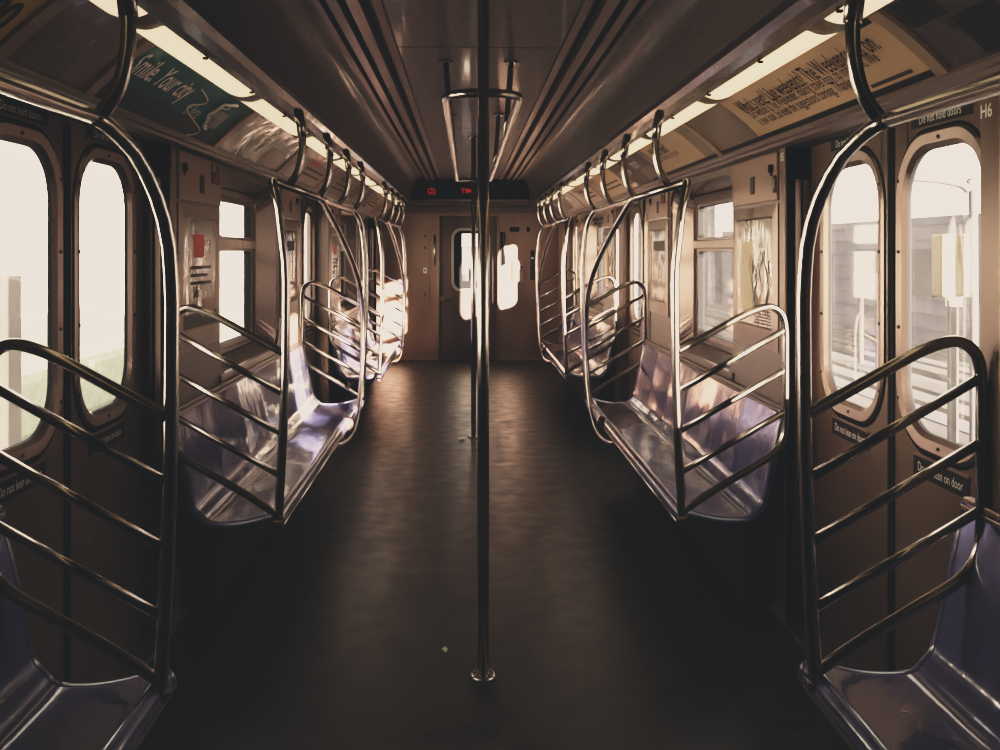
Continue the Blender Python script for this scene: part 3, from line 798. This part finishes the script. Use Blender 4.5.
m_ = MB(); m_.box((.545, YE-.034, 1.13), (.62, YE-.029, 1.20), 'white'); m_.build('notice', root)
m_ = MB(); m_.cyl((.635, YE-.045, 1.155), (.635, YE-.03, 1.155), .014, 'black', 12); m_.build('knob', root)
root = thing('intercom', 'narrow black intercom unit at the right edge of the far wall', 'intercom')
m_ = MB(); m_.box((.745, YE-.03, 1.0), (.80, YE, 1.37), 'dark_grey', .006); m_.build('case', root)
m_ = MB(); m_.box((.755, YE-.034, 1.27), (.79, YE-.029, 1.35), 'black'); m_.box((.757, YE-.036, 1.26), (.785, YE-.03, 1.285), 'white'); m_.build('speaker_grille', root)
o = MB(); o.box((.49, YE-.006, 1.60), (.61, YE, 1.66), 'signblack', .002); o.text('EXIT', .035, lambda u, v: (.55+u, YE-.0075, 1.63+v), 'greyink', 'CENTER'); tag(o.build('wall_plate'), 'wide dark plate high on the right of the far wall', 'plate')
o = MB(); o.box((.70, YE-.006, 1.60), (.74, YE, 1.66), 'signblack', .002); tag(o.build('wall_plate'), 'tiny square dark plate high at the far wall\'s right edge', 'plate')

# litter
def scrap(x, y, r, label):
    m_ = MB(); rr = random.Random(int(x*100)); n = 9
    pts = [(x+r*(.6+.6*rr.random())*math.cos(2*math.pi*k/n)*1.6, y+r*(.6+.6*rr.random())*math.sin(2*math.pi*k/n)*2.0, .003+.012*rr.random()) for k in range(n)]
    for k in range(n): m_.poly([(x, y, .012), pts[k], pts[(k+1) % n]], 'scrap')
    tag(m_.build('paper_scrap'), label, 'litter')
scrap(-.085, 7.22, .022, 'small white paper scrap beside the farther pole\'s foot')
scrap(-.125, 3.40, .008, 'tiny pale paper scrap on the near floor, left of the near pole')

# ------------------------------------------------------------------ outside
m_ = MB(); m_.poly([(-60, -30, -2.0), (60, -30, -2.0), (60, 90, -2.0), (-60, 90, -2.0)], 'ext_ground'); struct(m_.build('ground'))
rr = random.Random(11)
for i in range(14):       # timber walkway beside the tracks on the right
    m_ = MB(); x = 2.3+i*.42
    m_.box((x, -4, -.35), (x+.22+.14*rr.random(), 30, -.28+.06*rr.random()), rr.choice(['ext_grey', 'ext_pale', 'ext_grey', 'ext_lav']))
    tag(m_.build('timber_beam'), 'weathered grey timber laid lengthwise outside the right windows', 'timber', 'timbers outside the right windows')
root = thing('signal_box', 'pale yellow trackside box on a post outside the near right door', 'signal')
m_ = MB(); m_.box((3.86, 8.1, .98), (4.14, 8.3, 1.50), 'ext_yellow', .02); m_.build('case', root)
m_ = MB(); m_.box((3.96, 8.12, .90), (4.04, 8.25, .98), 'ext_white'); m_.cyl((4.0, 8.2, -2), (4.0, 8.2, .95), .045, 'ext_grey'); m_.build('post', root)
m_ = MB(); m_.tube(smooth_path([(3.55, 8, 1.96), (3.85, 8, 1.93), (4.02, 8, 1.86), (4.07, 8, 1.6), (4.07, 8, -2)], 5), .035, 'ext_pale', 8); tag(m_.build('lamp_post'), 'pale bent lamp post beside the yellow trackside box', 'lamp post')
m_ = MB(); m_.box((5.5, 13.2, .72), (5.58, 14.2, 1.05), 'ext_red'); m_.cyl((5.54, 13.4, -2), (5.54, 13.4, .8), .04, 'ext_grey'); m_.cyl((5.54, 14.0, -2), (5.54, 14.0, .8), .04, 'ext_grey'); tag(m_.build('sign_board'), 'faded red board outside the near right door', 'sign')
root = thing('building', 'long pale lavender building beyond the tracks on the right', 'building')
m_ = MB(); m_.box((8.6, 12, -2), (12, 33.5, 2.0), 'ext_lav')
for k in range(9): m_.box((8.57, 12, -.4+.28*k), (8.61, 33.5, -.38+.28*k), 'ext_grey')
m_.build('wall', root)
for k in range(8):
    m_ = MB(); m_.box((8.55, 13+2.6*k, .5), (8.61, 14+2.6*k, 1.4), 'ext_dark'); m_.build('window', root)
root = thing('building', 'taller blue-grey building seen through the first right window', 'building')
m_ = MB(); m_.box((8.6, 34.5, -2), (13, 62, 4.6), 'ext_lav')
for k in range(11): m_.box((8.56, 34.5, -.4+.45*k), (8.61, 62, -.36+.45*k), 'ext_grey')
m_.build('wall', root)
for k in range(5):
    m_ = MB(); m_.box((8.55, 36+4*k, .6), (8.61, 37.4+4*k, 2.2), 'ext_dark'); m_.build('window', root)
m_ = MB(); m_.box((-16, -5, -2), (-9, 45, 3.2), 'ext_white'); tag(m_.build('building'), 'blank sunlit white building outside the left windows', 'building')
m_ = MB(); m_.box((-8.9, -5, -2), (-7.6, 45, -.72), 'ext_green', .2); tag(m_.build('hedge'), 'pale green hedge outside the near left door', 'hedge')
m_ = MB(); m_.box((-4.15, 8.55, -2), (-3.9, 8.8, 1.15), 'ext_concrete', .01); tag(m_.build('concrete_post'), 'grey concrete post outside the near left door', 'post')
root = thing('next_car', 'bluish end of the neighbouring car seen through the far door window', 'train car')
m_ = MB(); m_.box((-1.2, 15.0, -.9), (1.2, 15.6, 1.42), 'ext_blue', .05); m_.build('body', root)
m_ = MB()
for i in range(8):
    x = -.5+.13*i; m_.box((x, 14.95, .4), (x+.05, 15.01, 1.0+.3*((i*7) % 3)/3), 'ext_dark')
m_.build('end_ribs', root)

# ------------------------------------------------------------------ light
w = bpy.data.worlds.new('sky'); scene.world = w; w.use_nodes = True
bg = w.node_tree.nodes['Background']; bg.inputs['Color'].default_value = (1.0, .95, .88, 1); bg.inputs['Strength'].default_value = 3.6
sd = bpy.data.lights.new('sun', 'SUN'); sd.energy = 140; sd.angle = math.radians(.8); sd.color = (1.0, .86, .66)
so = bpy.data.objects.new('sun', sd); COL.objects.link(so)
sd.color = (1.0, .90, .76)
so.rotation_euler = Vector((-.66, 1.0, -.19)).to_track_quat('-Z', 'Y').to_euler()

# ------------------------------------------------------------------ camera
cd = bpy.data.cameras.new('camera'); cam = bpy.data.objects.new('camera', cd); COL.objects.link(cam)
cam.location = (-.055, 0, 1.36); cam.rotation_euler = (math.pi/2, 0, -math.atan(.034))
cd.sensor_width = 36; cd.lens = 36.0; cd.shift_y = -.124; cd.clip_start = .02
scene.camera = cam

# film look: matte blacks, soft shoulder, cream whites
vs = scene.view_settings
vs.view_transform = 'Standard'; vs.look = 'None'; vs.exposure = 0.0
vs.use_curve_mapping = True
cm = vs.curve_mapping
cm.clip_max_x = 4.0; cm.clip_max_y = 4.0; cm.use_clip = True
LIFT = (.0118, .0130, .0138); CAP = (.84, .775, .705)
for ch in range(3):
    cv = cm.curves[ch]; pts = []
    for x in (0, .03, .07, .13, .2, .3, .42, .55, .75, 1.0, 1.4, 2.0, 2.8, 4.0):
        pts.append((x, LIFT[ch]+(CAP[ch]-LIFT[ch])*(1-math.exp(-(2.0*x)**1.38))))
    cv.points[0].location = pts[0]; cv.points[1].location = pts[-1]
    for p in pts[1:-1]: cv.points.new(*p)
cm.update()
